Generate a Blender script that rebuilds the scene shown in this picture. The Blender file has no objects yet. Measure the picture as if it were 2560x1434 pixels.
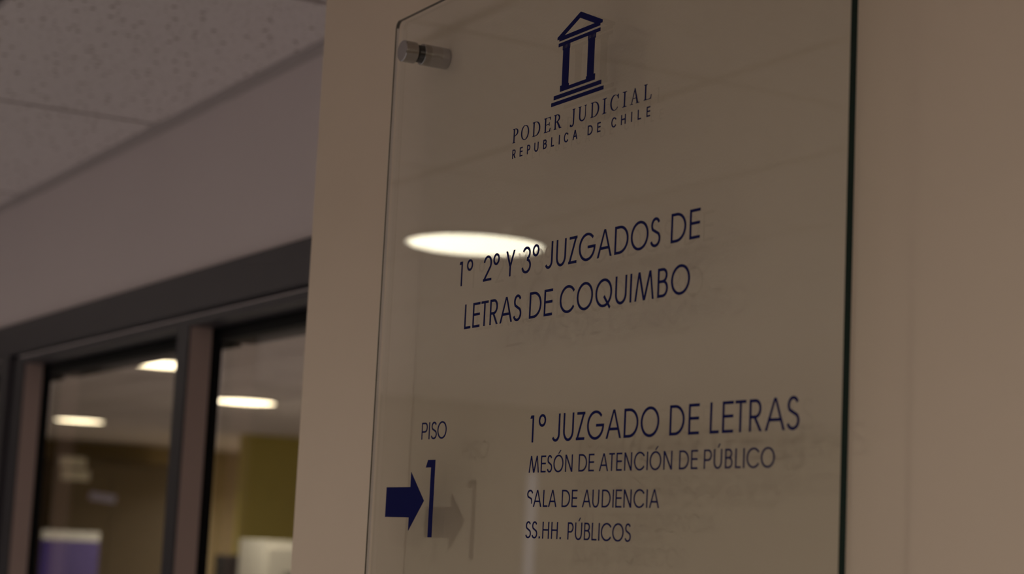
import bpy, bmesh, math, random
from mathutils import Vector, Matrix

random.seed(7)
scene = bpy.context.scene
COL = scene.collection

# ------------------------------------------------------------------ camera, world, exposure
# working axes: X along the sign wall (to the right), Y into the wall, Z up; camera-relative numbers are
# shifted by OFF into the world, where the sign wall's face is Y = 0 and the floor is Z = 0
OFF = Vector((1.5, -0.94, 1.63))
CAM_R = Vector((0.49725383, 0.86630871, 0.04741142))
CAM_U = Vector((0.09607697, -0.1092929, 0.98935549))
CAM_F = Vector((-0.86226901, 0.48740566, 0.13757863))
FPX = 4700.0
cd = bpy.data.cameras.new('camera')
cd.sensor_width = 36.0
cd.lens = FPX / 2560.0 * 36.0
cd.clip_start = 0.05
cd.clip_end = 100
cd.dof.use_dof = True
cd.dof.focus_distance = 1.83
cd.dof.aperture_fstop = 5.6
cam = bpy.data.objects.new('camera', cd)
COL.objects.link(cam)
m = Matrix((CAM_R, CAM_U, -CAM_F)).transposed().to_4x4()
m.translation = OFF
cam.matrix_world = m
scene.camera = cam

world = bpy.data.worlds.new('world')
scene.world = world
world.use_nodes = True
world.node_tree.nodes['Background'].inputs['Color'].default_value = (0.02, 0.02, 0.025, 1)
world.node_tree.nodes['Background'].inputs['Strength'].default_value = 0.2

scene.view_settings.view_transform = 'Standard'
scene.view_settings.look = 'None'
scene.view_settings.gamma = 1.0
scene.view_settings.use_curve_mapping = False
scene.view_settings.exposure = 0.0
cy = scene.cycles
cy.use_denoising = True
cy.max_bounces = 10
cy.diffuse_bounces = 6
cy.glossy_bounces = 6
cy.transparent_max_bounces = 24
cy.sample_clamp_indirect = 4.0

LAMP_STRENGTH = 9.5
BEAM_POWER = 9.9             # downward beam of each lamp, watts
BEAM_SPREAD = 150.0
LAMP_COLOR = (1.0, 0.95, 0.89)
OFFICE_STRENGTH = 9.0
H = 0.97                      # ceiling above the camera


# ------------------------------------------------------------------ materials
def mat(name):
    mm = bpy.data.materials.new(name)
    mm.use_nodes = True
    nt = mm.node_tree
    for n in list(nt.nodes):
        nt.nodes.remove(n)
    out = nt.nodes.new('ShaderNodeOutputMaterial')
    return mm, nt, out


def principled(name, color, rough=0.6, metal=0.0, spec=0.5, noise=0.0, nscale=30.0, bump=0.0, bscale=200.0, alpha=1.0):
    mm, nt, out = mat(name)
    p = nt.nodes.new('ShaderNodeBsdfPrincipled')
    p.inputs['Base Color'].default_value = (*color, 1)
    p.inputs['Roughness'].default_value = rough
    p.inputs['Metallic'].default_value = metal
    p.inputs['Specular IOR Level'].default_value = spec
    p.inputs['Alpha'].default_value = alpha
    tc = nt.nodes.new('ShaderNodeTexCoord')
    if noise:
        n = nt.nodes.new('ShaderNodeTexNoise')
        n.inputs['Scale'].default_value = nscale
        n.inputs['Detail'].default_value = 4
        nt.links.new(tc.outputs['Object'], n.inputs['Vector'])
        r = nt.nodes.new('ShaderNodeMapRange')
        r.inputs['To Min'].default_value = 1 - noise
        r.inputs['To Max'].default_value = 1 + noise
        nt.links.new(n.outputs['Fac'], r.inputs['Value'])
        mx = nt.nodes.new('ShaderNodeVectorMath')
        mx.operation = 'SCALE'
        mx.inputs[0].default_value = color
        nt.links.new(r.outputs['Result'], mx.inputs['Scale'])
        nt.links.new(mx.outputs['Vector'], p.inputs['Base Color'])
    if bump:
        n2 = nt.nodes.new('ShaderNodeTexNoise')
        n2.inputs['Scale'].default_value = bscale
        n2.inputs['Detail'].default_value = 2
        nt.links.new(tc.outputs['Object'], n2.inputs['Vector'])
        b = nt.nodes.new('ShaderNodeBump')
        b.inputs['Strength'].default_value = bump
        b.inputs['Distance'].default_value = 0.002
        nt.links.new(n2.outputs['Fac'], b.inputs['Height'])
        nt.links.new(b.outputs['Normal'], p.inputs['Normal'])
    nt.links.new(p.outputs['BSDF'], out.inputs['Surface'])
    return mm


def emitter(name, color, strength):
    mm, nt, out = mat(name)
    e = nt.nodes.new('ShaderNodeEmission')
    e.inputs['Color'].default_value = (*color, 1)
    e.inputs['Strength'].default_value = strength
    nt.links.new(e.outputs['Emission'], out.inputs['Surface'])
    return mm


def glass_sheet(name, tint, f0=0.04):
    """one face of a flat glass sheet: tinted clear transmission plus a mirror layer by Schlick's law"""
    mm, nt, out = mat(name)
    geo = nt.nodes.new('ShaderNodeNewGeometry')
    dot = nt.nodes.new('ShaderNodeVectorMath')
    dot.operation = 'DOT_PRODUCT'
    nt.links.new(geo.outputs['Normal'], dot.inputs[0])
    nt.links.new(geo.outputs['Incoming'], dot.inputs[1])

    def math_(op, a, b):
        n = nt.nodes.new('ShaderNodeMath')
        n.operation = op
        for i, v in enumerate((a, b)):
            if v is None:
                continue
            if isinstance(v, (int, float)):
                n.inputs[i].default_value = v
            else:
                nt.links.new(v, n.inputs[i])
        return n.outputs[0]
    c = math_('ABSOLUTE', dot.outputs['Value'], None)
    f = math_('POWER', math_('SUBTRACT', 1.0, c), 5.0)
    f = math_('ADD', math_('MULTIPLY', f, 1 - f0), f0)
    t = nt.nodes.new('ShaderNodeBsdfTransparent')
    t.inputs['Color'].default_value = (*tint, 1)
    g = nt.nodes.new('ShaderNodeBsdfGlossy')
    g.inputs['Roughness'].default_value = 0.0
    mix = nt.nodes.new('ShaderNodeMixShader')
    nt.links.new(f, mix.inputs['Fac'])
    nt.links.new(t.outputs['BSDF'], mix.inputs[1])
    nt.links.new(g.outputs['BSDF'], mix.inputs[2])
    nt.links.new(mix.outputs['Shader'], out.inputs['Surface'])
    return mm


def ceiling_tile():
    mm, nt, out = mat('mineral_fibre_tile')
    tc = nt.nodes.new('ShaderNodeTexCoord')
    p = nt.nodes.new('ShaderNodeBsdfPrincipled')
    p.inputs['Roughness'].default_value = 0.95
    p.inputs['Specular IOR Level'].default_value = 0.1
    facs = []
    for sc, lo, hi, loc, warp, dens, floor_ in ((28.0, 0.08, 0.20, (0, 0, 0), 0.012, 0.26, 0.0), (34.0, 0.06, 0.14, (3.7, 1.2, 0.4), 0.012, 0.32, 0.25), (75.0, 0.10, 0.30, (9.1, 4.4, 2.0), 0.006, 0.4, 0.62)):
        mp = nt.nodes.new('ShaderNodeMapping')
        mp.inputs['Location'].default_value = loc
        nt.links.new(tc.outputs['Object'], mp.inputs['Vector'])
        nz = nt.nodes.new('ShaderNodeTexNoise')
        nz.inputs['Scale'].default_value = 90
        nt.links.new(mp.outputs['Vector'], nz.inputs['Vector'])
        ad = nt.nodes.new('ShaderNodeVectorMath')
        ad.operation = 'MULTIPLY_ADD'
        ad.inputs[1].default_value = (warp * 0.5,) * 3
        nt.links.new(nz.outputs['Color'], ad.inputs[0])
        nt.links.new(mp.outputs['Vector'], ad.inputs[2])
        v = nt.nodes.new('ShaderNodeTexVoronoi')
        v.voronoi_dimensions = '2D'
        v.inputs['Scale'].default_value = sc
        nt.links.new(ad.outputs['Vector'], v.inputs['Vector'])
        # only some of the cells hold a pin hole
        r = nt.nodes.new('ShaderNodeMapRange')
        r.inputs['From Min'].default_value = lo
        r.inputs['From Max'].default_value = hi
        r.inputs['To Min'].default_value = floor_
        nt.links.new(v.outputs['Distance'], r.inputs['Value'])
        sep = nt.nodes.new('ShaderNodeSeparateColor')
        nt.links.new(v.outputs['Color'], sep.inputs['Color'])
        gt = nt.nodes.new('ShaderNodeMath')
        gt.operation = 'GREATER_THAN'
        gt.inputs[1].default_value = 1 - dens
        inv = nt.nodes.new('ShaderNodeMath')
        inv.operation = 'SUBTRACT'
        inv.inputs[0].default_value = 1.0
        nt.links.new(sep.outputs['Red'], gt.inputs[0])
        mxm = nt.nodes.new('ShaderNodeMath')
        mxm.operation = 'MAXIMUM'
        nt.links.new(r.outputs['Result'], mxm.inputs[0])
        nt.links.new(gt.outputs[0], inv.inputs[1])
        nt.links.new(inv.outputs[0], mxm.inputs[1])
        facs.append(mxm.outputs[0])
    cur = facs[0]
    for f in facs[1:]:
        mu = nt.nodes.new('ShaderNodeMath')
        mu.operation = 'MULTIPLY'
        nt.links.new(cur, mu.inputs[0])
        nt.links.new(f, mu.inputs[1])
        cur = mu.outputs[0]
    mx = nt.nodes.new('ShaderNodeMix')
    mx.data_type = 'RGBA'
    mx.inputs['A'].default_value = (0.30, 0.24, 0.19, 1)
    mx.inputs['B'].default_value = (0.86, 0.79, 0.78, 1)
    nt.links.new(cur, mx.inputs['Factor'])
    nt.links.new(mx.outputs['Result'], p.inputs['Base Color'])
    nt.links.new(p.outputs['BSDF'], out.inputs['Surface'])
    return mm


M = {}
M['wall'] = principled('cream_wall_paint', (0.70, 0.575, 0.46), 0.75, spec=0.2, noise=0.025, nscale=5.0, bump=0.15, bscale=350)
M['recess'] = principled('pale_wall_paint', (0.74, 0.66, 0.66), 0.8, spec=0.2, noise=0.02, nscale=4.0)
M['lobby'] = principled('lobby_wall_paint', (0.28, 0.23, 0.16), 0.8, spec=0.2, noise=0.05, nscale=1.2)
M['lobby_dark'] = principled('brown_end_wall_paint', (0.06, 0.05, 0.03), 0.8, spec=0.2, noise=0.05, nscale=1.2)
M['floor'] = principled('polished_floor_tile', (0.38, 0.37, 0.39), 0.45, noise=0.05, nscale=3)
M['tile'] = ceiling_tile()
M['grid'] = principled('shade_toned_grid_metal', (0.06, 0.045, 0.038), 0.6)  # darkened to paint the shade in the tile seams
M['angle'] = principled('painted_wall_angle', (0.56, 0.505, 0.50), 0.5)
M['bronze'] = principled('dark_bronze_aluminium', (0.060, 0.055, 0.066), 0.42, metal=0.2, noise=0.03, nscale=20)
M['taupe'] = principled('taupe_painted_metal', (0.54, 0.41, 0.38), 0.5, noise=0.03, nscale=15)
M['gasket'] = principled('black_rubber_gasket', (0.006, 0.006, 0.007), 0.6, spec=0.2)
M['pane'] = glass_sheet('tinted_window_glass', (0.92, 0.89, 0.82), 0.04)
M['sheet'] = glass_sheet('clear_sign_glass', (0.968, 0.978, 0.966), 0.055)
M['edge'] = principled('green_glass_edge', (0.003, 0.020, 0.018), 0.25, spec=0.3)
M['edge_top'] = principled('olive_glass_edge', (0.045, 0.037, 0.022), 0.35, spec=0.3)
M['edge_reflection'] = principled('glass_edge_reflection', (0.75, 0.72, 0.76), 0.3, alpha=0.55)  # pale colour stands in for the reflection inside the left edge
M['vinyl'] = principled('navy_vinyl', (0.0015, 0.0035, 0.075), 0.5, spec=0.07)
M['steel'] = principled('brushed_steel', (0.42, 0.40, 0.395), 0.2, metal=1.0)
M['steel_dark'] = principled('dark_rubber_washer', (0.02, 0.02, 0.022), 0.5)  # even dark rubber colour
M['lamp'] = emitter('lit_lamp_diffuser', (1.0, 0.91, 0.70), LAMP_STRENGTH)
M['lamp_office'] = emitter('lit_office_lamp_diffuser', (1.0, 0.88, 0.66), OFFICE_STRENGTH)
M['lamp_ring'] = principled('white_lamp_ring', (0.7, 0.68, 0.65), 0.4)
M['slit'] = emitter('daylight_window_pane', (0.86, 0.84, 1.0), 0.42)
M['office_wall'] = principled('ochre_office_wall', (0.38, 0.30, 0.175), 0.8, noise=0.05, nscale=1.0)
M['office_yellow'] = principled('yellow_office_wall', (0.58, 0.50, 0.13), 0.8, noise=0.08, nscale=1.0)
M['dark_wood'] = principled('dark_wood', (0.14, 0.105, 0.07), 0.5, noise=0.1, nscale=6)
M['paper'] = principled('white_paper', (0.90, 0.89, 0.84), 0.7)
M['blue_paper'] = principled('pale_blue_paper', (0.45, 0.45, 0.75), 0.7)
M['purple'] = principled('violet_print', (0.15, 0.115, 0.36), 0.6, noise=0.12, nscale=3)
M['purple_dark'] = principled('deep_violet_print', (0.08, 0.05, 0.30), 0.6)
M['white_metal'] = principled('white_enamel', (0.80, 0.78, 0.70), 0.4)
M['black_plastic'] = principled('black_plastic', (0.03, 0.03, 0.033), 0.35)
M['screen'] = principled('dark_screen', (0.012, 0.012, 0.014), 0.2)


# ------------------------------------------------------------------ helpers
def link(name, bm, material, parent=None, smooth=False, origin=None, recalc=True):
    me = bpy.data.meshes.new(name)
    if recalc:
        bmesh.ops.recalc_face_normals(bm, faces=bm.faces)
    if origin is not None:
        bmesh.ops.translate(bm, verts=bm.verts, vec=-Vector(origin))
    bm.to_mesh(me)
    bm.free()
    mats = material if isinstance(material, (list, tuple)) else [material]
    for x in mats:
        me.materials.append(x)
    if smooth:
        for pl in me.polygons:
            pl.use_smooth = True
    o = bpy.data.objects.new(name, me)
    COL.objects.link(o)
    if origin is not None:
        o.location = origin
    if parent:
        o.parent = parent
        o.matrix_parent_inverse = Matrix.Translation(-parent.location) if parent.parent is None else Matrix.Identity(4)
    return o


def empty(name, loc=(0, 0, 0)):
    o = bpy.data.objects.new(name, None)
    o.empty_display_size = 0.05
    o.location = loc
    COL.objects.link(o)
    return o


def tag(o, label=None, cat=None, group=None, kind=None):
    if label: o['label'] = label
    if cat: o['category'] = cat
    if group: o['group'] = group
    if kind: o['kind'] = kind
    return o


def W(x, y, z):
    """camera-relative point -> world"""
    return Vector((x, y, z)) + OFF


def ray(px, py):
    return ((px - 1280) / FPX) * CAM_R - ((py - 717) / FPX) * CAM_U + CAM_F


def on_x(px, py, x):
    """world-less point where the sight line through a pixel meets the plane X = x (camera-relative)"""
    d = ray(px, py)
    return d * (x / d.x)


def box(bm, x0, x1, y0, y1, z0, z1, bevel=0.0, mi=0):
    """camera-relative box"""
    a, b = W(min(x0, x1), min(y0, y1), min(z0, z1)), W(max(x0, x1), max(y0, y1), max(z0, z1))
    vs = [bm.verts.new((x, y, z)) for x in (a.x, b.x) for y in (a.y, b.y) for z in (a.z, b.z)]
    fs = []
    for q in ((0, 1, 3, 2), (4, 6, 7, 5), (0, 4, 5, 1), (2, 3, 7, 6), (0, 2, 6, 4), (1, 5, 7, 3)):
        f = bm.faces.new([vs[i] for i in q])
        f.material_index = mi
        fs.append(f)
    if bevel:
        es = list({e for f in fs for e in f.edges})
        bmesh.ops.bevel(bm, geom=es, offset=bevel, segments=2, affect='EDGES', profile=0.7)
    return bm


def new():
    return bmesh.new()


def struct(name, bm, material, parent=None):
    o = link(name, bm, material, parent)
    if parent is None:
        o['kind'] = 'structure'
    return o


FL = -1.63                    # floor, camera-relative
WALL_Y = 0.94                 # sign wall face
REC_Y = 1.44                  # recessed wall face
PIL_X = -2.187                # left corner of the sign wall
END_X = -11.2                 # end wall of the lobby
OPP_Y = -8.6                  # opposite wall
NEAR_X = 7.0                  # wall behind the photographer
OFF_END = -21.0               # far wall of the office
OFF_SIDE = 8.8

# ------------------------------------------------------------------ large structure
bm = new(); box(bm, PIL_X, NEAR_X, WALL_Y, 1.90, FL, H + 0.06); struct('wall_right', bm, M['wall'])

# recessed wall: opening for the glazed front between X = -5.58 and -2.45, up to z = 0.58
WX0, WX1, WZ1 = -6.60, -2.40, 0.578
bm = new()
box(bm, END_X, PIL_X + 0.0, REC_Y, 1.62, WZ1, H + 0.06)
box(bm, END_X, WX0, REC_Y, 1.62, FL, WZ1)
box(bm, WX1, PIL_X + 0.0, REC_Y, 1.62, FL, WZ1)
struct('wall_left', bm, M['recess'])

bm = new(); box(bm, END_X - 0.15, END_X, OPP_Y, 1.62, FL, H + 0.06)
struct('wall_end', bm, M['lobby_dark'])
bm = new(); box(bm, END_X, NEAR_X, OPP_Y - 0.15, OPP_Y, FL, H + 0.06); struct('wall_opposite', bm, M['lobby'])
bm = new(); box(bm, NEAR_X, NEAR_X + 0.15, OPP_Y - 0.15, 1.90, FL, H + 0.06); struct('wall_near', bm, M['wall'])
bm = new(); box(bm, OFF_END - 0.3, NEAR_X + 0.15, OPP_Y - 0.15, OFF_SIDE + 0.15, FL - 0.1, FL); struct('floor', bm, M['floor'])

# office behind the glazed front
bm = new(); box(bm, OFF_END - 0.15, OFF_END, 1.62, OFF_SIDE, FL, H + 0.06); struct('wall_office_end', bm, M['office_wall'])
bm = new(); box(bm, OFF_END - 0.15, NEAR_X, OFF_SIDE, OFF_SIDE + 0.15, FL, H + 0.06); struct('wall_office_side', bm, M['office_wall'])
bm = new(); box(bm, PIL_X + 1.0, PIL_X + 1.15, 1.90, OFF_SIDE, FL, H + 0.06); struct('wall_office_near', bm, M['office_wall'])
bm = new(); box(bm, OFF_END - 0.15, END_X - 0.15, 1.47, 1.62, FL, H + 0.06); struct('wall_office_front', bm, M['office_wall'])

# ceiling: mineral tiles 1.215 x 0.61 m with a recessed grid; seams run square to the wall
SEAM0, SX, SY0, SY = -4.297, 1.213, 1.44, 0.61
bm = new()
g = 0.012
i0 = int(math.floor((OFF_END - SEAM0) / SX)) - 1
i1 = int(math.ceil((NEAR_X - SEAM0) / SX))
j0 = int(math.floor((OPP_Y - SY0) / SY)) - 1
j1 = int(math.ceil((OFF_SIDE - SY0) / SY))
for i in range(i0, i1 + 1):
    for j in range(j0, j1 + 1):
        xa, xb = SEAM0 + i * SX, SEAM0 + (i + 1) * SX
        ya, yb = SY0 + j * SY, SY0 + (j + 1) * SY
        xb, yb = min(xb, NEAR_X + 0.1), min(yb, OFF_SIDE + 0.1)
        xa, ya = max(xa, OFF_END - 0.1), max(ya, OPP_Y - 0.1)
        if xb - xa < 0.05 or yb - ya < 0.05:
            continue
        box(bm, xa + g, xb - g, ya + g, yb - g, H, H + 0.02)
ceil = struct('ceiling', bm, M['tile'])
bm = new(); box(bm, OFF_END - 0.2, NEAR_X + 0.15, OPP_Y - 0.15, OFF_SIDE + 0.15, H + 0.014, H + 0.05)
link('ceiling_grid', bm, M['grid'], ceil)

# wall angle along the ceiling of the recess
bm = new()
box(bm, END_X, PIL_X, REC_Y - 0.020, REC_Y, H - 0.002, H + 0.001)
box(bm, END_X, PIL_X, REC_Y - 0.003, REC_Y, H - 0.020, H)
struct('trim_1', bm, M['angle'])

# ------------------------------------------------------------------ glazed office front
win = empty('window_1', W((WX0 + WX1) / 2, REC_Y, FL)); win['kind'] = 'structure'
bm = new(); box(bm, WX0, WX1, 1.428, 1.46, 0.488, 0.580, 0.003); link('header', bm, M['bronze'], win)
for xj in (WX0, -5.586):
    bm = new(); box(bm, xj, xj + 0.094, 1.428, 1.46, FL, 0.488, 0.003); link('jamb', bm, M['bronze'], win)
bm = new(); box(bm, WX1 - 0.094, WX1, 1.428, 1.46, FL, 0.488, 0.003); link('jamb', bm, M['bronze'], win)
bm = new(); box(bm, WX0, WX1, 1.444, 1.510, 0.462, 0.481, 0.002); link('inner_header', bm, M['bronze'], win)
MX = [(-5.50, -5.380), (-4.095, -4.022), (-2.56, -2.45)]
for a, b in MX:
    bm = new(); box(bm, a, b, 1.449, 1.500, FL, 0.463); link('mullion', bm, M['taupe'], win)
    bm = new(); box(bm, a, b, 1.444, 1.449, FL, 0.463, 0.001); link('mullion_cap', bm, M['bronze'], win)
    bm = new(); box(bm, a + 0.002, b + 0.001, 1.500, 1.526, FL, 0.450)
    link('gasket', bm, M['gasket'], win)
for a, b in ((WX0 + 0.094, MX[0][0]), (MX[0][1], MX[1][0]), (MX[1][1], MX[2][0])):
    bm = new(); box(bm, a, b, 1.512, 1.60, 0.434, 0.490); link('glazing_bead', bm, M['gasket'], win)
    bm = new(); box(bm, a, b, 1.450, 1.55, FL, FL + 0.12); link('bottom_rail', bm, M['bronze'], win)
    bm = new()
    for y in (1.527, 1.533):
        vs = [bm.verts.new(W(x, y, z)) for x, z in ((a - 0.003, FL + 0.11), (b + 0.003, FL + 0.11), (b + 0.003, 0.44), (a - 0.003, 0.44))]
        bm.faces.new(vs)
    link('pane', bm, M['pane'], win, recalc=False)


# ------------------------------------------------------------------ round ceiling lamps
def disc_ring(bm, r0, r1, z0, z1, n=48):
    prof = [(r0, z0), (r1 - 0.004, z0), (r1, z0 + 0.004), (r1, z1), (r0, z1)]
    rings = []
    for k in range(n):
        a = 2 * math.pi * k / n
        rings.append([bm.verts.new((r * math.cos(a), r * math.sin(a), z)) for r, z in prof])
    for k in range(n):
        q, s = rings[k], rings[(k + 1) % n]
        for t in range(len(prof)):
            u = (t + 1) % len(prof)
            bm.faces.new((q[t], s[t], s[u], q[u]))


def make_lamp(material, power):
    root = empty('ceiling_lamp')
    bm = new(); disc_ring(bm, 0.220, 0.240, -0.014, 0.0); link('rim', bm, M['lamp_ring'], root)
    bm = new()
    n = 48
    ring = [bm.verts.new((0.220 * math.cos(2 * math.pi * k / n), 0.220 * math.sin(2 * math.pi * k / n), -0.010)) for k in range(n)]
    bm.faces.new(list(reversed(ring)))
    link('diffuser', bm, material, root, recalc=False)
    ld = bpy.data.lights.new('beam', 'AREA')
    ld.shape = 'DISK'
    ld.size = 0.16
    ld.energy = power
    ld.spread = math.radians(BEAM_SPREAD)
    ld.color = LAMP_COLOR
    lo = bpy.data.objects.new('beam', ld)
    COL.objects.link(lo)
    lo.parent = root
    lo.location = (0, 0, -0.012)
    return root


def copy_lamp(root):
    c = root.copy(); COL.objects.link(c)
    for ch in root.children:
        d = ch.copy(); COL.objects.link(d); d.parent = c
    return c


OUT = 'lit round ceiling lamp added out of view to light the lobby'
lobby_spots = [
    (-5.25, -1.02, 'lit round ceiling lamp mirrored in the glass sign above its first heading'),
    (-2.60, -1.02, 'lit round ceiling lamp out of the picture, just in front of the glass sign'),
    (0.25, -0.35, 'lit round ceiling lamp out of the picture, overhead behind the photographer'),
    (2.70, -1.02, OUT),
    (-7.90, -1.02, OUT),  # lamps from here down are unseen, added to brighten the lobby
    (-10.00, -2.20, OUT),
    (-10.00, -7.30, OUT),
    (-9.20, -1.50, OUT),
    (-8.40, -7.20, OUT),
    (-5.25, -3.66, OUT),
    (-2.60, -3.66, OUT),
    (0.05, -3.66, OUT),
    (2.70, -3.66, OUT),
    (-5.25, -5.50, OUT),
    (-2.60, -5.50, OUT),
    (0.05, -5.50, OUT),
    (2.70, -5.50, OUT),
]
proto = make_lamp(M['lamp'], BEAM_POWER)
for i, (x, y, lab) in enumerate(lobby_spots):
    o = proto if i == 0 else copy_lamp(proto)
    o.location = W(x, y, H)
    tag(o, lab, 'ceiling lamp', 'round lamps on the lobby ceiling')
OUT2 = 'lit round ceiling lamp added out of view to light the office'
office_spots = [
    (-10.45, 3.63, 'lit round office ceiling lamp half hidden by the dark window mullion, nearest of three'),
    (-12.80, 5.06, 'lit round office ceiling lamp seen whole through the right window pane'),
    (-16.75, 5.04, 'lit round office ceiling lamp seen low through the left window pane, farthest of three'),
    (-6.0, 5.05, OUT2),  # remaining lamps are unseen, added to brighten the office
    (-9.5, 7.5, OUT2),
    (-13.0, 7.7, OUT2),
    (-19.2, 8.3, OUT2),
    (-18.5, 8.0, OUT2),
]
proto2 = make_lamp(M['lamp_office'], BEAM_POWER * 2.0)
for i, (x, y, lab) in enumerate(office_spots):
    o = proto2 if i == 0 else copy_lamp(proto2)
    o.location = W(x, y, H)
    tag(o, lab, 'ceiling lamp', 'round lamps on the office ceiling')

# ------------------------------------------------------------------ the glass sign
D = 0.900                     # front face of the glass
T = 0.0068                    # its thickness
DL = D - 0.0004               # face of the vinyl lettering, on the front of the sheet
sign = empty('directory_sign', W(-1.489, WALL_Y, 0.0))
tag(sign, 'clear glass directory sign with navy lettering standing off the cream wall', 'sign')

gx0, gx1, gz1, gz0, rad = -2.100 * D, -1.2085 * D, 0.6545 * D, -0.62, 0.0075
pts = []
def corner(cx, cz, a0, a1, n=6):
    for k in range(n + 1):
        a = math.radians(a0 + (a1 - a0) * k / n)
        pts.append((cx + rad * math.cos(a), cz + rad * math.sin(a)))
corner(gx1 - rad, gz0 + rad, -90, 0)
corner(gx1 - rad, gz1 - rad, 0, 90)
corner(gx0 + rad, gz1 - rad, 90, 180)
corner(gx0 + rad, gz0 + rad, 180, 270)
bm = new()
fr = [bm.verts.new(W(x, D, z)) for x, z in pts]
bk = [bm.verts.new(W(x, D + T, z)) for x, z in pts]
f = bm.faces.new(fr); f.material_index = 0
f = bm.faces.new(list(reversed(bk))); f.material_index = 0
link('glass_panel', bm, [M['sheet']], sign, recalc=False)
n = len(pts)
sides = {'left': ('polished_edge', M['edge_reflection'], T * 0.62, 'left edge of the glass, painted pale like an inner reflection'),
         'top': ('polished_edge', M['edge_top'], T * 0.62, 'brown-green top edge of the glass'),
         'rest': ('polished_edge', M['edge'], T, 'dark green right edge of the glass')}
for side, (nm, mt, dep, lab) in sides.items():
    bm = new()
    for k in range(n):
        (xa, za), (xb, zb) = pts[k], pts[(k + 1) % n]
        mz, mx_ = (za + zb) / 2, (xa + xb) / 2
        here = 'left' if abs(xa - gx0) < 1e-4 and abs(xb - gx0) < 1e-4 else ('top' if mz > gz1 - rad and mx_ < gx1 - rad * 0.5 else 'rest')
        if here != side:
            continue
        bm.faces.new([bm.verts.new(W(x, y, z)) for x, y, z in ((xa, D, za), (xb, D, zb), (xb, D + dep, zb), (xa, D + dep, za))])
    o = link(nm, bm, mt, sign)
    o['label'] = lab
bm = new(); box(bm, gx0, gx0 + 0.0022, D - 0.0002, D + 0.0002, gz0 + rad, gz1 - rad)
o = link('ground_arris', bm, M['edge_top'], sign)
o['label'] = 'thin dark ground line down the left side'


def lathe_y(bm, cx, cz, prof, n=48):
    """profile of (radius, y) turned about an axis along Y"""
    rings = []
    for r, y in prof:
        rings.append([bm.verts.new(W(cx + r * math.cos(2 * math.pi * k / n), y, cz + r * math.sin(2 * math.pi * k / n))) for k in range(n)])
    for a, b in zip(rings, rings[1:]):
        for k in range(n):
            bm.faces.new((a[k], a[(k + 1) % n], b[(k + 1) % n], b[k]))
    bm.faces.new(rings[0]); bm.faces.new(list(reversed(rings[-1])))


SX_, SZ_, SR = -1.8365, 0.5412, 0.0120
so = empty('standoff', W(SX_, WALL_Y, SZ_))
so.parent = sign
so.matrix_parent_inverse = Matrix.Translation(-sign.location)
def sub(name, prof, material):
    bm = new(); lathe_y(bm, SX_, SZ_, prof)
    o = link(name, bm, material, None)
    o.parent = so
    o.matrix_parent_inverse = Matrix.Translation(-W(SX_, WALL_Y, SZ_))
    md = o.modifiers.new('edge', 'EDGE_SPLIT'); md.split_angle = math.radians(35)
    for pl in o.data.polygons: pl.use_smooth = True
    return o
sub('cap', [(SR - 0.0008, D - 0.0165), (SR, D - 0.0157), (SR, D - 0.0012), (SR - 0.0006, D - 0.0006)], M['steel'])
sub('washer', [(SR - 0.0022, D - 0.0006), (SR - 0.0022, D + T + 0.0006)], M['steel_dark'])
sub('barrel', [(SR - 0.0006, D + T + 0.0006), (SR, D + T + 0.0012), (SR, WALL_Y - 0.0008), (SR - 0.0008, WALL_Y)], M['steel'])

# ---- lettering: strokes are small prisms on the face of the glass
VT = 0.0004


class Pen:
    """collects 2-D polygons (x, z at unit distance) and turns them into prisms"""
    def __init__(self):
        self.polys = []
        self.lay = []
        self.cur = 0

    def poly(self, p, lay=None):
        if lay is None:
            self.cur += 1
            lay = self.cur
        self.polys.append(p)
        self.lay.append(lay)

    def stroke(self, c, w, closed=False):
        n = len(c)
        ws = w if isinstance(w, (list, tuple)) else [w] * n
        L, R = [], []
        for k in range(n):
            p = Vector(c[k])
            a = Vector(c[k - 1]) if (k > 0 or closed) else None
            b = Vector(c[(k + 1) % n]) if (k < n - 1 or closed) else None
            d1 = (p - a).normalized() if a is not None else None
            d2 = (b - p).normalized() if b is not None else None
            if d1 is None: d1 = d2
            if d2 is None: d2 = d1
            n1 = Vector((-d1.y, d1.x)); n2 = Vector((-d2.y, d2.x))
            mm_ = (n1 + n2)
            mm_ = mm_.normalized() if mm_.length > 1e-6 else n1
            s = 1.0 / max(0.35, mm_.dot(n1))
            off = mm_ * (ws[k] / 2 * s)
            L.append(p + off); R.append(p - off)
        self.cur += 1
        for k in range(n if closed else n - 1):
            j = (k + 1) % n
            self.poly([tuple(L[k]), tuple(L[j]), tuple(R[j]), tuple(R[k])], self.cur)

    def mesh(self, place):
        bm = bmesh.new()
        for p, lay in zip(self.polys, self.lay):
            q = [place(x, z) for x, z in p]
            y0 = DL - (lay % 24) * 4e-6          # cut strokes lie a hair above one another
            area = sum(q[i][0] * q[(i + 1) % len(q)][1] - q[(i + 1) % len(q)][0] * q[i][1] for i in range(len(q)))
            if area < 0:
                q.reverse()
            a = [bm.verts.new(W(x, y0, z)) for x, z in q]
            b = [bm.verts.new(W(x, DL + VT, z)) for x, z in q]
            bm.faces.new(a); bm.faces.new(list(reversed(b)))
            for k in range(len(q)):
                j = (k + 1) % len(q)
                bm.faces.new((a[k], b[k], b[j], a[j]))
        return bm


def arc(cx, cy, rx, ry, a0, a1, n=None):
    n = n or max(6, int(abs(a1 - a0) / 8))
    return [(cx + rx * math.cos(math.radians(a0 + (a1 - a0) * k / n)), cy + ry * math.sin(math.radians(a0 + (a1 - a0) * k / n))) for k in range(n + 1)]


OV = 0.015


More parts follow.
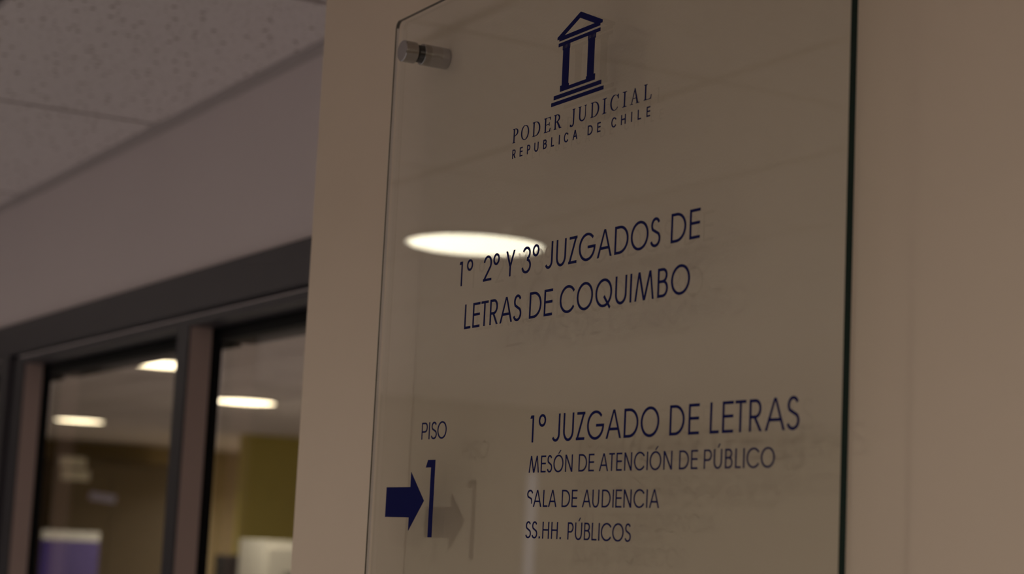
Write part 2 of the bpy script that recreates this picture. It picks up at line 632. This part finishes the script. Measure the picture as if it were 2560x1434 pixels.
def glyph(P, ch, w, t):
    """geometric sans capital, cap height 1, width w, stroke t"""
    a = t / 2
    S = P.stroke

    def para(x0, y0, x1, y1, top=1.0):
        hw = t * math.hypot(x1 - x0, y1 - y0) / max(1e-6, abs(y1 - y0))
        P.poly([(x0 - hw / 2, y0), (x0 + hw / 2, y0), (x1 + hw / 2 * top, y1), (x1 - hw / 2 * top, y1)])
        return hw
    if ch == 'I':
        S([(w / 2, 0), (w / 2, 1)], t)
    elif ch == 'L':
        S([(a, 1), (a, a), (w, a)], t)
    elif ch == 'E':
        S([(w, 1 - a), (a, 1 - a), (a, a), (w, a)], t); S([(a, .525), (w * .98, .525)], t)
    elif ch == 'T':
        S([(0, 1 - a), (w, 1 - a)], t); S([(w / 2, 1 - a), (w / 2, 0)], t)
    elif ch == 'H':
        S([(a, 0), (a, 1)], t); S([(w - a, 0), (w - a, 1)], t); S([(a, .52), (w - a, .52)], t)
    elif ch in 'UÚ':
        rx = (w - t) / 2
        S([(a, 1)] + arc(w / 2, .33 - OV + a, rx, .33, 180, 360) + [(w - a, 1)], t)
    elif ch == 'J':
        rx = (w - a - .03) / 1.80
        S([(w - a, 1)] + arc(w - a - rx, .24 - OV + a, rx, .24, 0, -146), t)
    elif ch in 'OÓQ':
        S(arc(w / 2, .5, w / 2 - a, .5 + OV - a, 0, 360, 48)[:-1], t, True)
        if ch == 'Q':
            S([(w * .52, .38), (w * .90, -.06)], t)
    elif ch == 'C':
        rx = (w - a - .01) / 1.86
        S(arc(a + rx, .5, rx, .5 + OV - a, 36, 324, 40), t)
    elif ch == 'G':
        S([(w * .54, .49), (w - a, .49)] + arc(w / 2, .5, w / 2 - a, .5 + OV - a, -6, -318, 42), t)
    elif ch == 'D':
        S([(a, a), (a, 1 - a)] + arc(w * .36, .5, w * .64 - a, .5 - a, 90, -90, 24), t, True)
    elif ch == 'P':
        S([(a, 0), (a, 1)], t)
        yb = .45
        S([(a, 1 - a)] + arc(w - a - .26, (1 - a + yb) / 2, .26, (1 - a - yb) / 2, 90, -90, 18) + [(a, yb)], t)
    elif ch == 'R':
        S([(a, 0), (a, 1)], t)
        yb = .45
        S([(a, 1 - a)] + arc(w * .93 - a - .25, (1 - a + yb) / 2, .25, (1 - a - yb) / 2, 90, -90, 18) + [(a, yb)], t)
        hw = t * 1.2
        para(w - hw / 2, 0, w * .42, yb)
    elif ch == 'B':
        S([(a, 0), (a, 1)], t)
        y = .54
        r1 = min(.22, w * .4); r2 = min(.25, w * .45)
        S([(a, 1 - a)] + arc(w * .92 - a - r1, (1 - a + y) / 2, r1, (1 - a - y) / 2, 90, -90, 16) + [(a, y)], t)
        S([(a, y)] + arc(w - a - r2, (y + a) / 2, r2, (y - a) / 2, 90, -90, 16) + [(a, a)], t)
    elif ch == 'A':
        hw = t * math.hypot(w / 2, 1)
        para(hw / 2, 0, w / 2 - hw * .10, 1, .8); para(w - hw / 2, 0, w / 2 + hw * .10, 1, .8)
        S([(w * .22, .33), (w * .78, .33)], t)
    elif ch == 'M':
        hw = t * 1.06
        para(hw / 2, 0, w * .205, 1, .75); para(w - hw / 2, 0, w * .795, 1, .75)
        para(w / 2 - t * .12, .0, w * .215, 1, 1); para(w / 2 + t * .12, .0, w * .785, 1, 1)
    elif ch == 'N':
        S([(a, 0), (a, 1)], t); S([(w - a, 0), (w - a, 1)], t)
        hw = t * 1.25
        para(w - hw / 2, 0, hw / 2, 1)
    elif ch == 'Z':
        S([(w * .06, 1 - a), (w, 1 - a)], t); S([(0, a), (w, a)], t)
        hw = t * 1.15
        para(hw / 2, 0, w - hw / 2, 1)
    elif ch == 'Y':
        S([(w / 2, 0), (w / 2, .46)], t)
        hw = t * 1.25
        para(w / 2 - t * .1, .40, hw / 2, 1); para(w / 2 + t * .1, .40, w - hw / 2, 1)
    elif ch == 'S':
        S(arc(w * .50, .745, w * .40 - a * .6, .27 - a, 22, 222, 22) + arc(w * .5 - .0, .27, w * .5 - a, .285 - a, 48, -160, 24), t)
    elif ch == 's':                                 # a worn S whose foot has come off
        c = arc(w * .58, .745, w * .58 - a, .27 - a, 15, 225, 22) + arc(w * .55, .30, w * .45 - a * .7, .30 - a, 50, -28, 10)
        nn = len(c)
        S(c, [t * (1.0 if k < nn - 8 else 1.0 - .07 * (k - nn + 8)) for k in range(nn)])
    elif ch == '1':
        P.poly([(0, .88), (w - t, .88), (w - t, 1), (w * .22, 1)])
        P.poly([(w - t, 0), (w, 0), (w, 1), (w - t, 1)])
    elif ch == 'º':
        tt = t * .92
        S(arc(w / 2, .79, w / 2 - tt / 2, .235 - tt / 2, 0, 360, 32)[:-1], tt, True)
    elif ch == '2':
        S(arc(w * .49, .70, w * .49 - a, .30 + OV - a, 170, -38, 24) + [(w * .10, a)], t)
        S([(0, a), (w, a)], t)
    elif ch == '3':
        S(arc(w * .48, .755, w * .44 - a, .26 - a, 160, -78, 22), t)
        S(arc(w * .49, .275, w * .51 - a, .29 - a, 82, -168, 24), t)
    elif ch == '.':
        P.poly([(0, 0), (t * 1.3, 0), (t * 1.3, t * 1.3), (0, t * 1.3)])
    if ch in 'ÓÚ':
        P.poly([(w * .44, 1.07), (w * .44 + t * .9, 1.07), (w * .66 + t * .9, 1.28), (w * .66 - t * .1, 1.28)])


def serif(P, ch, w, t=None):
    """old-style serif capital"""
    k, h = .125, .038                                # thick and hair strokes
    S = P.stroke

    def foot(x0, x1, y):
        P.poly([(x0, y - h / 2), (x1, y - h / 2), (x1, y + h / 2), (x0, y + h / 2)])

    def stem(x, s=k, y0=0, y1=1, l=.10, top=True, bot=True):
        P.poly([(x - s / 2, y0), (x + s / 2, y0), (x + s / 2, y1), (x - s / 2, y1)])
        for on, y, sg in ((bot, y0 + h / 2, 1), (top, y1 - h / 2, -1)):
            if on:
                foot(x - s / 2 - l, x + s / 2 + l, y)
                for d in (-1, 1):
                    P.poly([(x + d * s / 2, y), (x + d * (s / 2 + l * .7), y), (x + d * s / 2, y + sg * .07)])

    def bowl(c, wf):
        S(c, wf)
    if ch == 'I':
        stem(w / 2, l=(w - k) / 2)
    elif ch == 'L':
        stem(.20, l=.11)
        S([(.2, h / 2), (w - .05, h / 2)], h)
        P.poly([(w - .22, 0), (w - .06, 0), (w, .27), (w - .045, .27), (w - .10, .10)])
    elif ch == 'P':
        stem(.20, l=.11)
        c = [(.2, 1 - h / 2), (w * .45, 1 - h / 2)] + arc(w * .45, .745, w * .55 - k / 2, .255 - h / 2, 80, -80, 16) + [(w * .45, .475), (.2, .475)]
        nn = len(c); bowl(c, [h] * 2 + [h + (k - h) * math.sin(math.pi * q / 16) for q in range(17)] + [h] * 2)
    elif ch == 'R':
        stem(.20, l=.11)
        c = [(.2, 1 - h / 2), (w * .36, 1 - h / 2)] + arc(w * .36, .755, w * .42 - k / 2, .245 - h / 2, 80, -80, 16) + [(w * .36, .49), (.2, .49)]
        bowl(c, [h] * 2 + [h + (k - h) * math.sin(math.pi * q / 16) for q in range(17)] + [h] * 2)
        P.poly([(w * .38, .50), (w * .54, .50), (w * .92, .04), (w * .74, 0)])
        P.poly([(w * .74, 0), (w, 0), (w, h), (w * .90, .07)])
    elif ch == 'D':
        stem(.20, l=.11, )
        c = [(.2, 1 - h / 2), (w * .42, 1 - h / 2)] + arc(w * .42, .5, w * .58 - k / 2, .5 - h / 2, 84, -84, 24) + [(w * .42, h / 2), (.2, h / 2)]
        bowl(c, [h] * 2 + [h + (k * 1.05 - h) * math.sin(math.pi * q / 24) for q in range(25)] + [h] * 2)
    elif ch == 'O':
        c = arc(w / 2, .5, w / 2 - k * .5, .5 + OV, 0, 360, 48)[:-1]
        c = [(x, .5 + (y - .5) * (1 - h)) for x, y in c]
        S(c, [h + (k * 1.02 - h) * abs(math.cos(2 * math.pi * q / 48)) ** 1.4 for q in range(48)], True)
    elif ch == 'C':
        rx = w / 2 - k * .5 + .04
        c = arc(rx + k / 2, .5, rx, .5 + OV - h / 2, 48, 318, 36)
        S(c, [h + (k * 1.02 - h) * max(0, -math.cos(math.radians(48 + 270 * q / 36))) ** .8 * 1.0 for q in range(37)])
        P.poly([(w - .09, 1), (w - .02, 1), (w - .01, .70), (w - .05, .70), (w - .16, .90)])
    elif ch == 'E':
        stem(.20, l=.11)
        S([(.2, 1 - h / 2), (w - .03, 1 - h / 2)], h); S([(.2, h / 2), (w - .03, h / 2)], h); S([(.2, .52), (w * .80, .52)], h)
        P.poly([(w - .16, 1), (w - .03, 1), (w - .04, .80), (w - .075, .80)])
        P.poly([(w - .18, 0), (w - .05, 0), (w, .24), (w - .045, .24)])
        P.poly([(w * .80 - .05, .52), (w * .80 - .01, .64), (w * .80 + .02, .64), (w * .80 + .02, .40), (w * .80 - .01, .40)])
    elif ch == 'J':
        x = w - .17
        stem(x, bot=False, y0=.06, l=.10)
        S([(x, .10)] + arc(x - .22, .10, .22, .24, -8, -110, 12), [k] + [k - (k - .06) * q / 12 for q in range(13)])
        P.poly([(q[0], q[1]) for q in arc(.09, -.08, .085, .085, 0, 330, 11)])
    elif ch == 'U':
        stem(.20, bot=False, y0=.33, l=.11)
        stem(w - .15, s=.05, bot=False, y0=.33, l=.10)
        c = arc((.20 + w - .15) / 2, .33, (w - .35) / 2, .33 + OV - h, 180, 360, 24)
        S(c, [k - (k - .05) * (q / 24) for q in range(25)])
    elif ch == 'A':
        P.poly([(.13, 0), (.185, 0), (w * .50, .90), (w * .47, 1)])
        P.poly([(w - .29, 0), (w - .12, 0), (w * .52, 1), (w * .45, 1)])
        S([(w * .27, .36), (w * .72, .36)], h)
        foot(0, .32, h / 2); foot(w - .38, w, h / 2)


SC = DL                       # numbers below were taken at unit distance


def text_line(font, base, cap, chars, t, label):
    P = Pen()
    for ch, x0, x1 in chars:
        Q = Pen()
        w = (x1 - x0) / cap
        font(Q, ch, w, t)
        for p, lay in zip(Q.polys, Q.lay):
            P.poly([(x0 + x * cap, base + z * cap) for x, z in p], lay)
    bm = P.mesh(lambda x, z: (x * SC, z * SC))
    o = link('lettering', bm, M['vinyl'], sign, recalc=False)
    o['label'] = label
    return o


TS = 0.098
text_line(glyph, .2947, .0286, [('1', -1.8940, -1.8866), ('º', -1.8760, -1.8620), ('2', -1.8362, -1.8175), ('º', -1.8142, -1.8005), ('Y', -1.7858, -1.7657), ('3', -1.7501, -1.7309), ('º', -1.7277, -1.7142), ('J', -1.6996, -1.6857), ('U', -1.6783, -1.6588), ('Z', -1.6533, -1.6374), ('G', -1.6331, -1.6015), ('A', -1.5978, -1.5705), ('D', -1.5654, -1.5406), ('O', -1.5361, -1.5052), ('S', -1.5019, -1.4845), ('D', -1.4665, -1.4417), ('E', -1.4358, -1.4191)], TS, 'navy lettering 1º 2º Y 3º JUZGADOS DE')
text_line(glyph, .2440, .0284, [('L', -1.8755, -1.8612), ('E', -1.8562, -1.8398), ('T', -1.8370, -1.8209), ('R', -1.8164, -1.7981), ('A', -1.7937, -1.7664), ('S', -1.7642, -1.7468), ('D', -1.7295, -1.7046), ('E', -1.6988, -1.6819), ('C', -1.6668, -1.6381), ('O', -1.6331, -1.6024), ('Q', -1.5974, -1.5667), ('U', -1.5607, -1.5402), ('I', -1.5342, -1.5312), ('M', -1.5256, -1.4921), ('B', -1.4861, -1.4686), ('O', -1.4634, -1.4326)], TS, 'navy lettering LETRAS DE COQUIMBO')
text_line(glyph, .1114, .0285, [('1', -1.7162, -1.7089), ('º', -1.6986, -1.6841), ('J', -1.6695, -1.6554), ('U', -1.6487, -1.6286), ('Z', -1.6233, -1.6074), ('G', -1.6028, -1.5716), ('A', -1.5675, -1.5400), ('D', -1.5353, -1.5104), ('O', -1.5060, -1.4748), ('D', -1.4573, -1.4333), ('E', -1.4267, -1.4100), ('L', -1.3930, -1.3793), ('E', -1.3742, -1.3578), ('T', -1.3551, -1.3393), ('R', -1.3342, -1.3159), ('A', -1.3115, -1.2836), ('S', -1.2815, -1.2640)], TS, 'navy lettering 1º JUZGADO DE LETRAS')
text_line(glyph, .0797, .0176, [('M', -1.7149, -1.6942), ('E', -1.6903, -1.6806), ('S', -1.6778, -1.6678), ('Ó', -1.6649, -1.6457), ('N', -1.6418, -1.6278), ('D', -1.6159, -1.6003), ('E', -1.5970, -1.5871), ('A', -1.5774, -1.5609), ('T', -1.5595, -1.5497), ('E', -1.5462, -1.5365), ('N', -1.5321, -1.5190), ('C', -1.5150, -1.4973), ('I', -1.4935, -1.4913), ('Ó', -1.4883, -1.4691), ('N', -1.4652, -1.4511), ('D', -1.4395, -1.4242), ('E', -1.4206, -1.4104), ('P', -1.4004, -1.3885), ('Ú', -1.3853, -1.3729), ('B', -1.3682, -1.3571), ('L', -1.3530, -1.3447), ('I', -1.3416, -1.3392), ('C', -1.3363, -1.3185), ('O', -1.3158, -1.2965)], TS, 'navy lettering MESÓN DE ATENCIÓN DE PÚBLICO')
text_line(glyph, .0441, .0176, [('s', -1.7156, -1.7055), ('A', -1.7029, -1.6862), ('L', -1.6826, -1.6738), ('A', -1.6721, -1.6559), ('D', -1.6455, -1.6298), ('E', -1.6264, -1.6162), ('A', -1.6062, -1.5899), ('U', -1.5873, -1.5750), ('D', -1.5698, -1.5542), ('I', -1.5506, -1.5483), ('E', -1.5451, -1.5345), ('N', -1.5308, -1.5174), ('C', -1.5135, -1.4954), ('I', -1.4917, -1.4895), ('A', -1.4866, -1.4701)], TS, 'navy lettering SALA DE AUDIENCIA with a worn first letter')
text_line(glyph, .0117, .0173, [('S', -1.7160, -1.7049), ('S', -1.7031, -1.6919), ('.', -1.6883, -1.6851), ('H', -1.6812, -1.6683), ('H', -1.6636, -1.6511), ('.', -1.6465, -1.6432), ('P', -1.6315, -1.6208), ('Ú', -1.6173, -1.6044), ('B', -1.6002, -1.5891), ('L', -1.5860, -1.5770), ('I', -1.5739, -1.5716), ('C', -1.5691, -1.5509), ('O', -1.5485, -1.5288), ('S', -1.5266, -1.5160)], TS, 'navy lettering SS.HH. PÚBLICOS')
text_line(glyph, .1210, .0198, [('P', -1.9675, -1.9530), ('I', -1.9496, -1.9470), ('S', -1.9438, -1.9295), ('O', -1.9278, -1.9055)], 0.10, 'navy lettering PISO above the arrow')
text_line(serif, .4445, .0161, [('P', -1.7842, -1.7723), ('O', -1.7654, -1.7485), ('D', -1.7410, -1.7245), ('E', -1.7164, -1.7024), ('R', -1.6957, -1.6799), ('J', -1.6622, -1.6525), ('U', -1.6464, -1.6296), ('D', -1.6220, -1.6057), ('I', -1.5993, -1.5914), ('C', -1.5840, -1.5688), ('I', -1.5614, -1.5540), ('A', -1.5474, -1.5307), ('L', -1.5231, -1.5092)], .1, 'navy serif lettering PODER JUDICIAL')
text_line(glyph, .4269, .0103, [('R', -1.7829, -1.7758), ('E', -1.7665, -1.7608), ('P', -1.7505, -1.7441), ('U', -1.7349, -1.7264), ('B', -1.7159, -1.7089), ('L', -1.6993, -1.6936), ('I', -1.6836, -1.6818), ('C', -1.6730, -1.6650), ('A', -1.6554, -1.6464), ('D', -1.6257, -1.6166), ('E', -1.6074, -1.6014), ('C', -1.5806, -1.5722), ('H', -1.5627, -1.5544), ('I', -1.5444, -1.5427), ('L', -1.5324, -1.5266), ('E', -1.5166, -1.5106)], 0.135, 'small navy lettering REPUBLICA DE CHILE')


def rect(P, x0, x1, z0, z1):
    P.poly([(x0, z0), (x1, z0), (x1, z1), (x0, z1)])


# temple emblem
P = Pen()
P.poly([(-1.6957, .5461), (-1.6957, .5434), (-1.6916, .5434), (-1.6818, .5459), (-1.6509, .5584), (-1.6500, .5648)])   # left rake
P.poly([(-1.6509, .5584), (-1.6209, .5459), (-1.6100, .5434), (-1.6060, .5434), (-1.6058, .5465), (-1.6488, .5646), (-1.6500, .5648)])   # right rake
P.poly([(-1.6916, .5411), (-1.6100, .5411), (-1.6100, .5436), (-1.6209, .5459), (-1.6818, .5459), (-1.6916, .5436)])
rect(P, -1.6926, -1.6095, .5350, .5388)
for c0, c1, s0, s1, b0, b1 in ((-1.6843, -1.6685, -1.6826, -1.6697, -1.6858, -1.6684), (-1.6334, -1.6174, -1.6321, -1.6194, -1.6336, -1.6164)):
    step = (c1 - c0) / 6
    for k in range(6):
        x = c0 + (k + .5) * step
        hwid = step * .30
        rect(P, x - hwid, x + hwid, .5298 if k in (0, 5) else .5305, .5352)
    rect(P, c0 + step * .2, c1 - step * .2, .5298, .5312)
    rect(P, s0, s1, .4900, .5312)
    rect(P, b0, b1, .4846, .4912)
rect(P, -1.6690, -1.6330, .4846, .4884)
rect(P, -1.6981, -1.6037, .4776, .4820)
rect(P, -1.7028, -1.5989, .4710, .4751)
o = link('emblem', P.mesh(lambda x, z: (x * SC, z * SC)), M['vinyl'], sign, recalc=False)
o['label'] = 'navy temple front emblem with two fluted columns'

P = Pen()
rect(P, -2.0525, -1.9888, .0304, .0660)
P.poly([(-1.9892, .0150), (-1.9526, .0500), (-1.9890, .0836)])
o = link('arrow', P.mesh(lambda x, z: (x * SC, z * SC)), M['vinyl'], sign, recalc=False)
o['label'] = 'solid navy arrow pointing right'
P = Pen()
P.poly([(-1.9521, .0883), (-1.9384, .0883), (-1.9384, .0970), (-1.9471, .0970)])
rect(P, -1.9387, -1.9291, .0083, .0970)
o = link('floor_number', P.mesh(lambda x, z: (x * SC, z * SC)), M['vinyl'], sign, recalc=False)
o['label'] = 'large navy floor number 1 beside the arrow'

# ------------------------------------------------------------------ lobby end wall, seen mirrored in the sign
def on_end_mirrored(px, py):
    """real point on the end wall whose mirror image in the sign stands at a pixel"""
    d = ray(px, py)
    p = d * ((END_X + 0.03) / d.x)
    return Vector((p.x, 2 * D - p.y, p.z))


a, b = on_end_mirrored(1318, 1180), on_end_mirrored(1344, 1180)
slit = empty('window_2', W(END_X, (a.y + b.y) / 2, FL)); slit['kind'] = 'structure'
ymin, ymax = min(a.y, b.y), max(a.y, b.y)
bm = new(); box(bm, END_X, END_X + 0.02, ymin, ymax, -1.2, a.z); link('pane', bm, M['slit'], slit)
bm = new()
box(bm, END_X, END_X + 0.03, ymin - 0.03, ymin, -1.2, a.z + 0.03)
box(bm, END_X, END_X + 0.03, ymax, ymax + 0.03, -1.2, a.z + 0.03)
box(bm, END_X, END_X + 0.03, ymin, ymax, a.z, a.z + 0.03)
link('frame', bm, M['bronze'], slit)


# ------------------------------------------------------------------ things in the office, seen through the tinted panes
def span(px0, px1, py0, py1, x):
    """Y and Z ranges of a pixel rectangle on the plane X = x"""
    p, q = on_x(px0, (py0 + py1) / 2, x), on_x(px1, (py0 + py1) / 2, x)
    c0, c1 = on_x((px0 + px1) / 2, py0, x), on_x((px0 + px1) / 2, py1, x)
    return min(p.y, q.y), max(p.y, q.y), min(c0.z, c1.z), max(c0.z, c1.z)


# dark double-leaf cupboard against the far wall
y0, y1, z0, z1 = span(120, 418, 1152, 1434, OFF_END + 0.6)
cup = empty('cupboard', W(OFF_END + 0.3, (y0 + y1) / 2, FL))
tag(cup, 'tall dark wooden cupboard at the back of the office, behind the left window pane', 'cupboard')
bm = new(); box(bm, OFF_END + 0.01, OFF_END + 0.57, y0, y1, FL, z1, 0.01); link('body', bm, M['dark_wood'], cup)
ym = (y0 + y1) / 2
for ya, yb in ((y0 + 0.02, ym - 0.004), (ym + 0.004, y1 - 0.02)):
    bm = new(); box(bm, OFF_END + 0.57, OFF_END + 0.60, ya, yb, FL + 0.08, z1 - 0.03, 0.006)
    d_ = link('door', bm, M['dark_wood'], cup)
# pale plates on its doors
for px0, px1, py0, py1, mt, nm, lab in (
        (150, 216, 1142, 1167, 'paper', 'paper_notice', 'upper of two whitish notices on the dark office cupboard'),
        (154, 224, 1174, 1200, 'paper', 'paper_notice', 'lower of two whitish notices on the dark office cupboard'),
        (224, 290, 1233, 1253, 'blue_paper', 'paper_strip', 'small bluish strip stuck askew on the dark office cupboard')):
    ya, yb, za, zb = span(px0, px1, py0, py1, OFF_END + 0.61)
    bm = new(); box(bm, OFF_END + 0.60, OFF_END + 0.608, ya, yb, za, zb)
    if mt == 'blue_paper':
        cc = W(OFF_END + 0.604, (ya + yb) / 2, (za + zb) / 2)
        bmesh.ops.rotate(bm, verts=bm.verts, cent=cc, matrix=Matrix.Rotation(math.radians(-6), 3, 'X'))
    o = link(nm, bm, M[mt])
    tag(o, lab, 'notice', 'notices on the office cupboard')

# roll-up banner
BX = -13.5
y0, y1, z0, z1 = span(101, 246, 1326, 1434, BX)
ban = empty('roll_up_banner', W(BX, (y0 + y1) / 2, FL))
tag(ban, 'violet roll-up banner with a white top band, low in the left window pane', 'banner')
_, _, zs, _ = span(101, 246, 1350, 1434, BX)
zb = on_x(173, 1350, BX).z
yd = y0 + (y1 - y0) * 0.2
bm = new(); box(bm, BX, BX + 0.004, y0, y1, zb, z1); link('top_band', bm, M['paper'], ban)
bm = new(); box(bm, BX, BX + 0.004, yd, y1, FL + 0.08, zb); link('print', bm, M['purple'], ban)
bm = new(); box(bm, BX, BX + 0.004, y0, yd, FL + 0.08, zb); link('side_band', bm, M['purple_dark'], ban)
bm = new(); box(bm, BX - 0.06, BX + 0.06, y0 - 0.01, y1 + 0.01, FL, FL + 0.08, 0.01); link('base', bm, M['white_metal'], ban)
bm = new(); box(bm, BX - 0.02, BX - 0.005, (y0 + y1) / 2 - 0.01, (y0 + y1) / 2 + 0.01, FL + 0.08, z1); link('pole', bm, M['steel'], ban)

# yellow partition on the right
PX_ = -17.0
y0, y1, z0, z1 = span(598, 770, 1128, 1434, PX_)
bm = new(); box(bm, PX_ - 0.1, PX_, y0, OFF_SIDE, FL, H); struct('wall_partition', bm, M['office_yellow'])

# white cabinet and a dark screen in front of it
CX_ = -13.0
y0, y1, z0, z1 = span(660, 790, 1352, 1434, CX_)
cab = empty('filing_cabinet', W(CX_ - 0.25, (y0 + y1) / 2, FL))
tag(cab, 'white metal filing cabinet in the office at the foot of the right window pane', 'cabinet')
bm = new(); box(bm, CX_ - 0.5, CX_, y0, y1, FL, z1, 0.006); link('body', bm, M['white_metal'], cab)
nz = 4
for k in range(nz):
    za = FL + 0.06 + (z1 - FL - 0.10) * k / nz
    zb = FL + 0.06 + (z1 - FL - 0.10) * (k + 1) / nz - 0.012
    bm = new(); box(bm, CX_, CX_ + 0.018, y0 + 0.02, y1 - 0.02, za, zb, 0.004); dr = link('drawer', bm, M['white_metal'], cab)
    bm = new(); box(bm, CX_ + 0.018, CX_ + 0.035, (y0 + y1) / 2 - 0.06, (y0 + y1) / 2 + 0.06, (za + zb) / 2 - 0.008, (za + zb) / 2 + 0.008, 0.003)
    hd = link('handle', bm, M['steel'], None); hd.parent = dr; hd.matrix_parent_inverse = Matrix.Identity(4)

MX_ = -13.6
y0, y1, z0, z1 = span(538, 602, 1386, 1434, MX_)
dt = -0.90
bm = new()
desk = empty('desk', W(MX_, (y0 + y1) / 2, FL))
tag(desk, 'wooden office desk under the dark monitor, below the right window pane', 'desk')
bm = new(); box(bm, MX_ - 0.35, MX_ + 0.35, y0 - 0.3, y1 - 0.10, dt - 0.03, dt, 0.004); link('desk_top', bm, M['dark_wood'], desk)
for sx in (-0.30, 0.30):
    for yy in (y0 - 0.26, y1 - 0.14):
        bm = new(); box(bm, MX_ + sx - 0.02, MX_ + sx + 0.02, yy - 0.02, yy + 0.02, FL, dt - 0.03); link('leg', bm, M['black_plastic'], desk)
mon = empty('monitor', W(MX_, (y0 + y1) / 2, dt))
tag(mon, 'dark computer monitor in the office, bottom left of the right window pane', 'monitor')
bm = new(); box(bm, MX_ - 0.015, MX_ + 0.015, y0, y1, z1 - 0.34, z1, 0.004); link('casing', bm, M['black_plastic'], mon)
bm = new(); box(bm, MX_ + 0.015, MX_ + 0.017, y0 + 0.015, y1 - 0.015, z1 - 0.32, z1 - 0.015); link('screen', bm, M['screen'], mon)
bm = new(); box(bm, MX_ - 0.03, MX_ - 0.015, (y0 + y1) / 2 - 0.03, (y0 + y1) / 2 + 0.03, dt + 0.01, z1 - 0.1)
link('stand', bm, M['black_plastic'], mon)
bm = new(); box(bm, MX_ - 0.10, MX_ + 0.08, (y0 + y1) / 2 - 0.10, (y0 + y1) / 2 + 0.10, dt, dt + 0.012, 0.003); link('foot', bm, M['black_plastic'], mon)
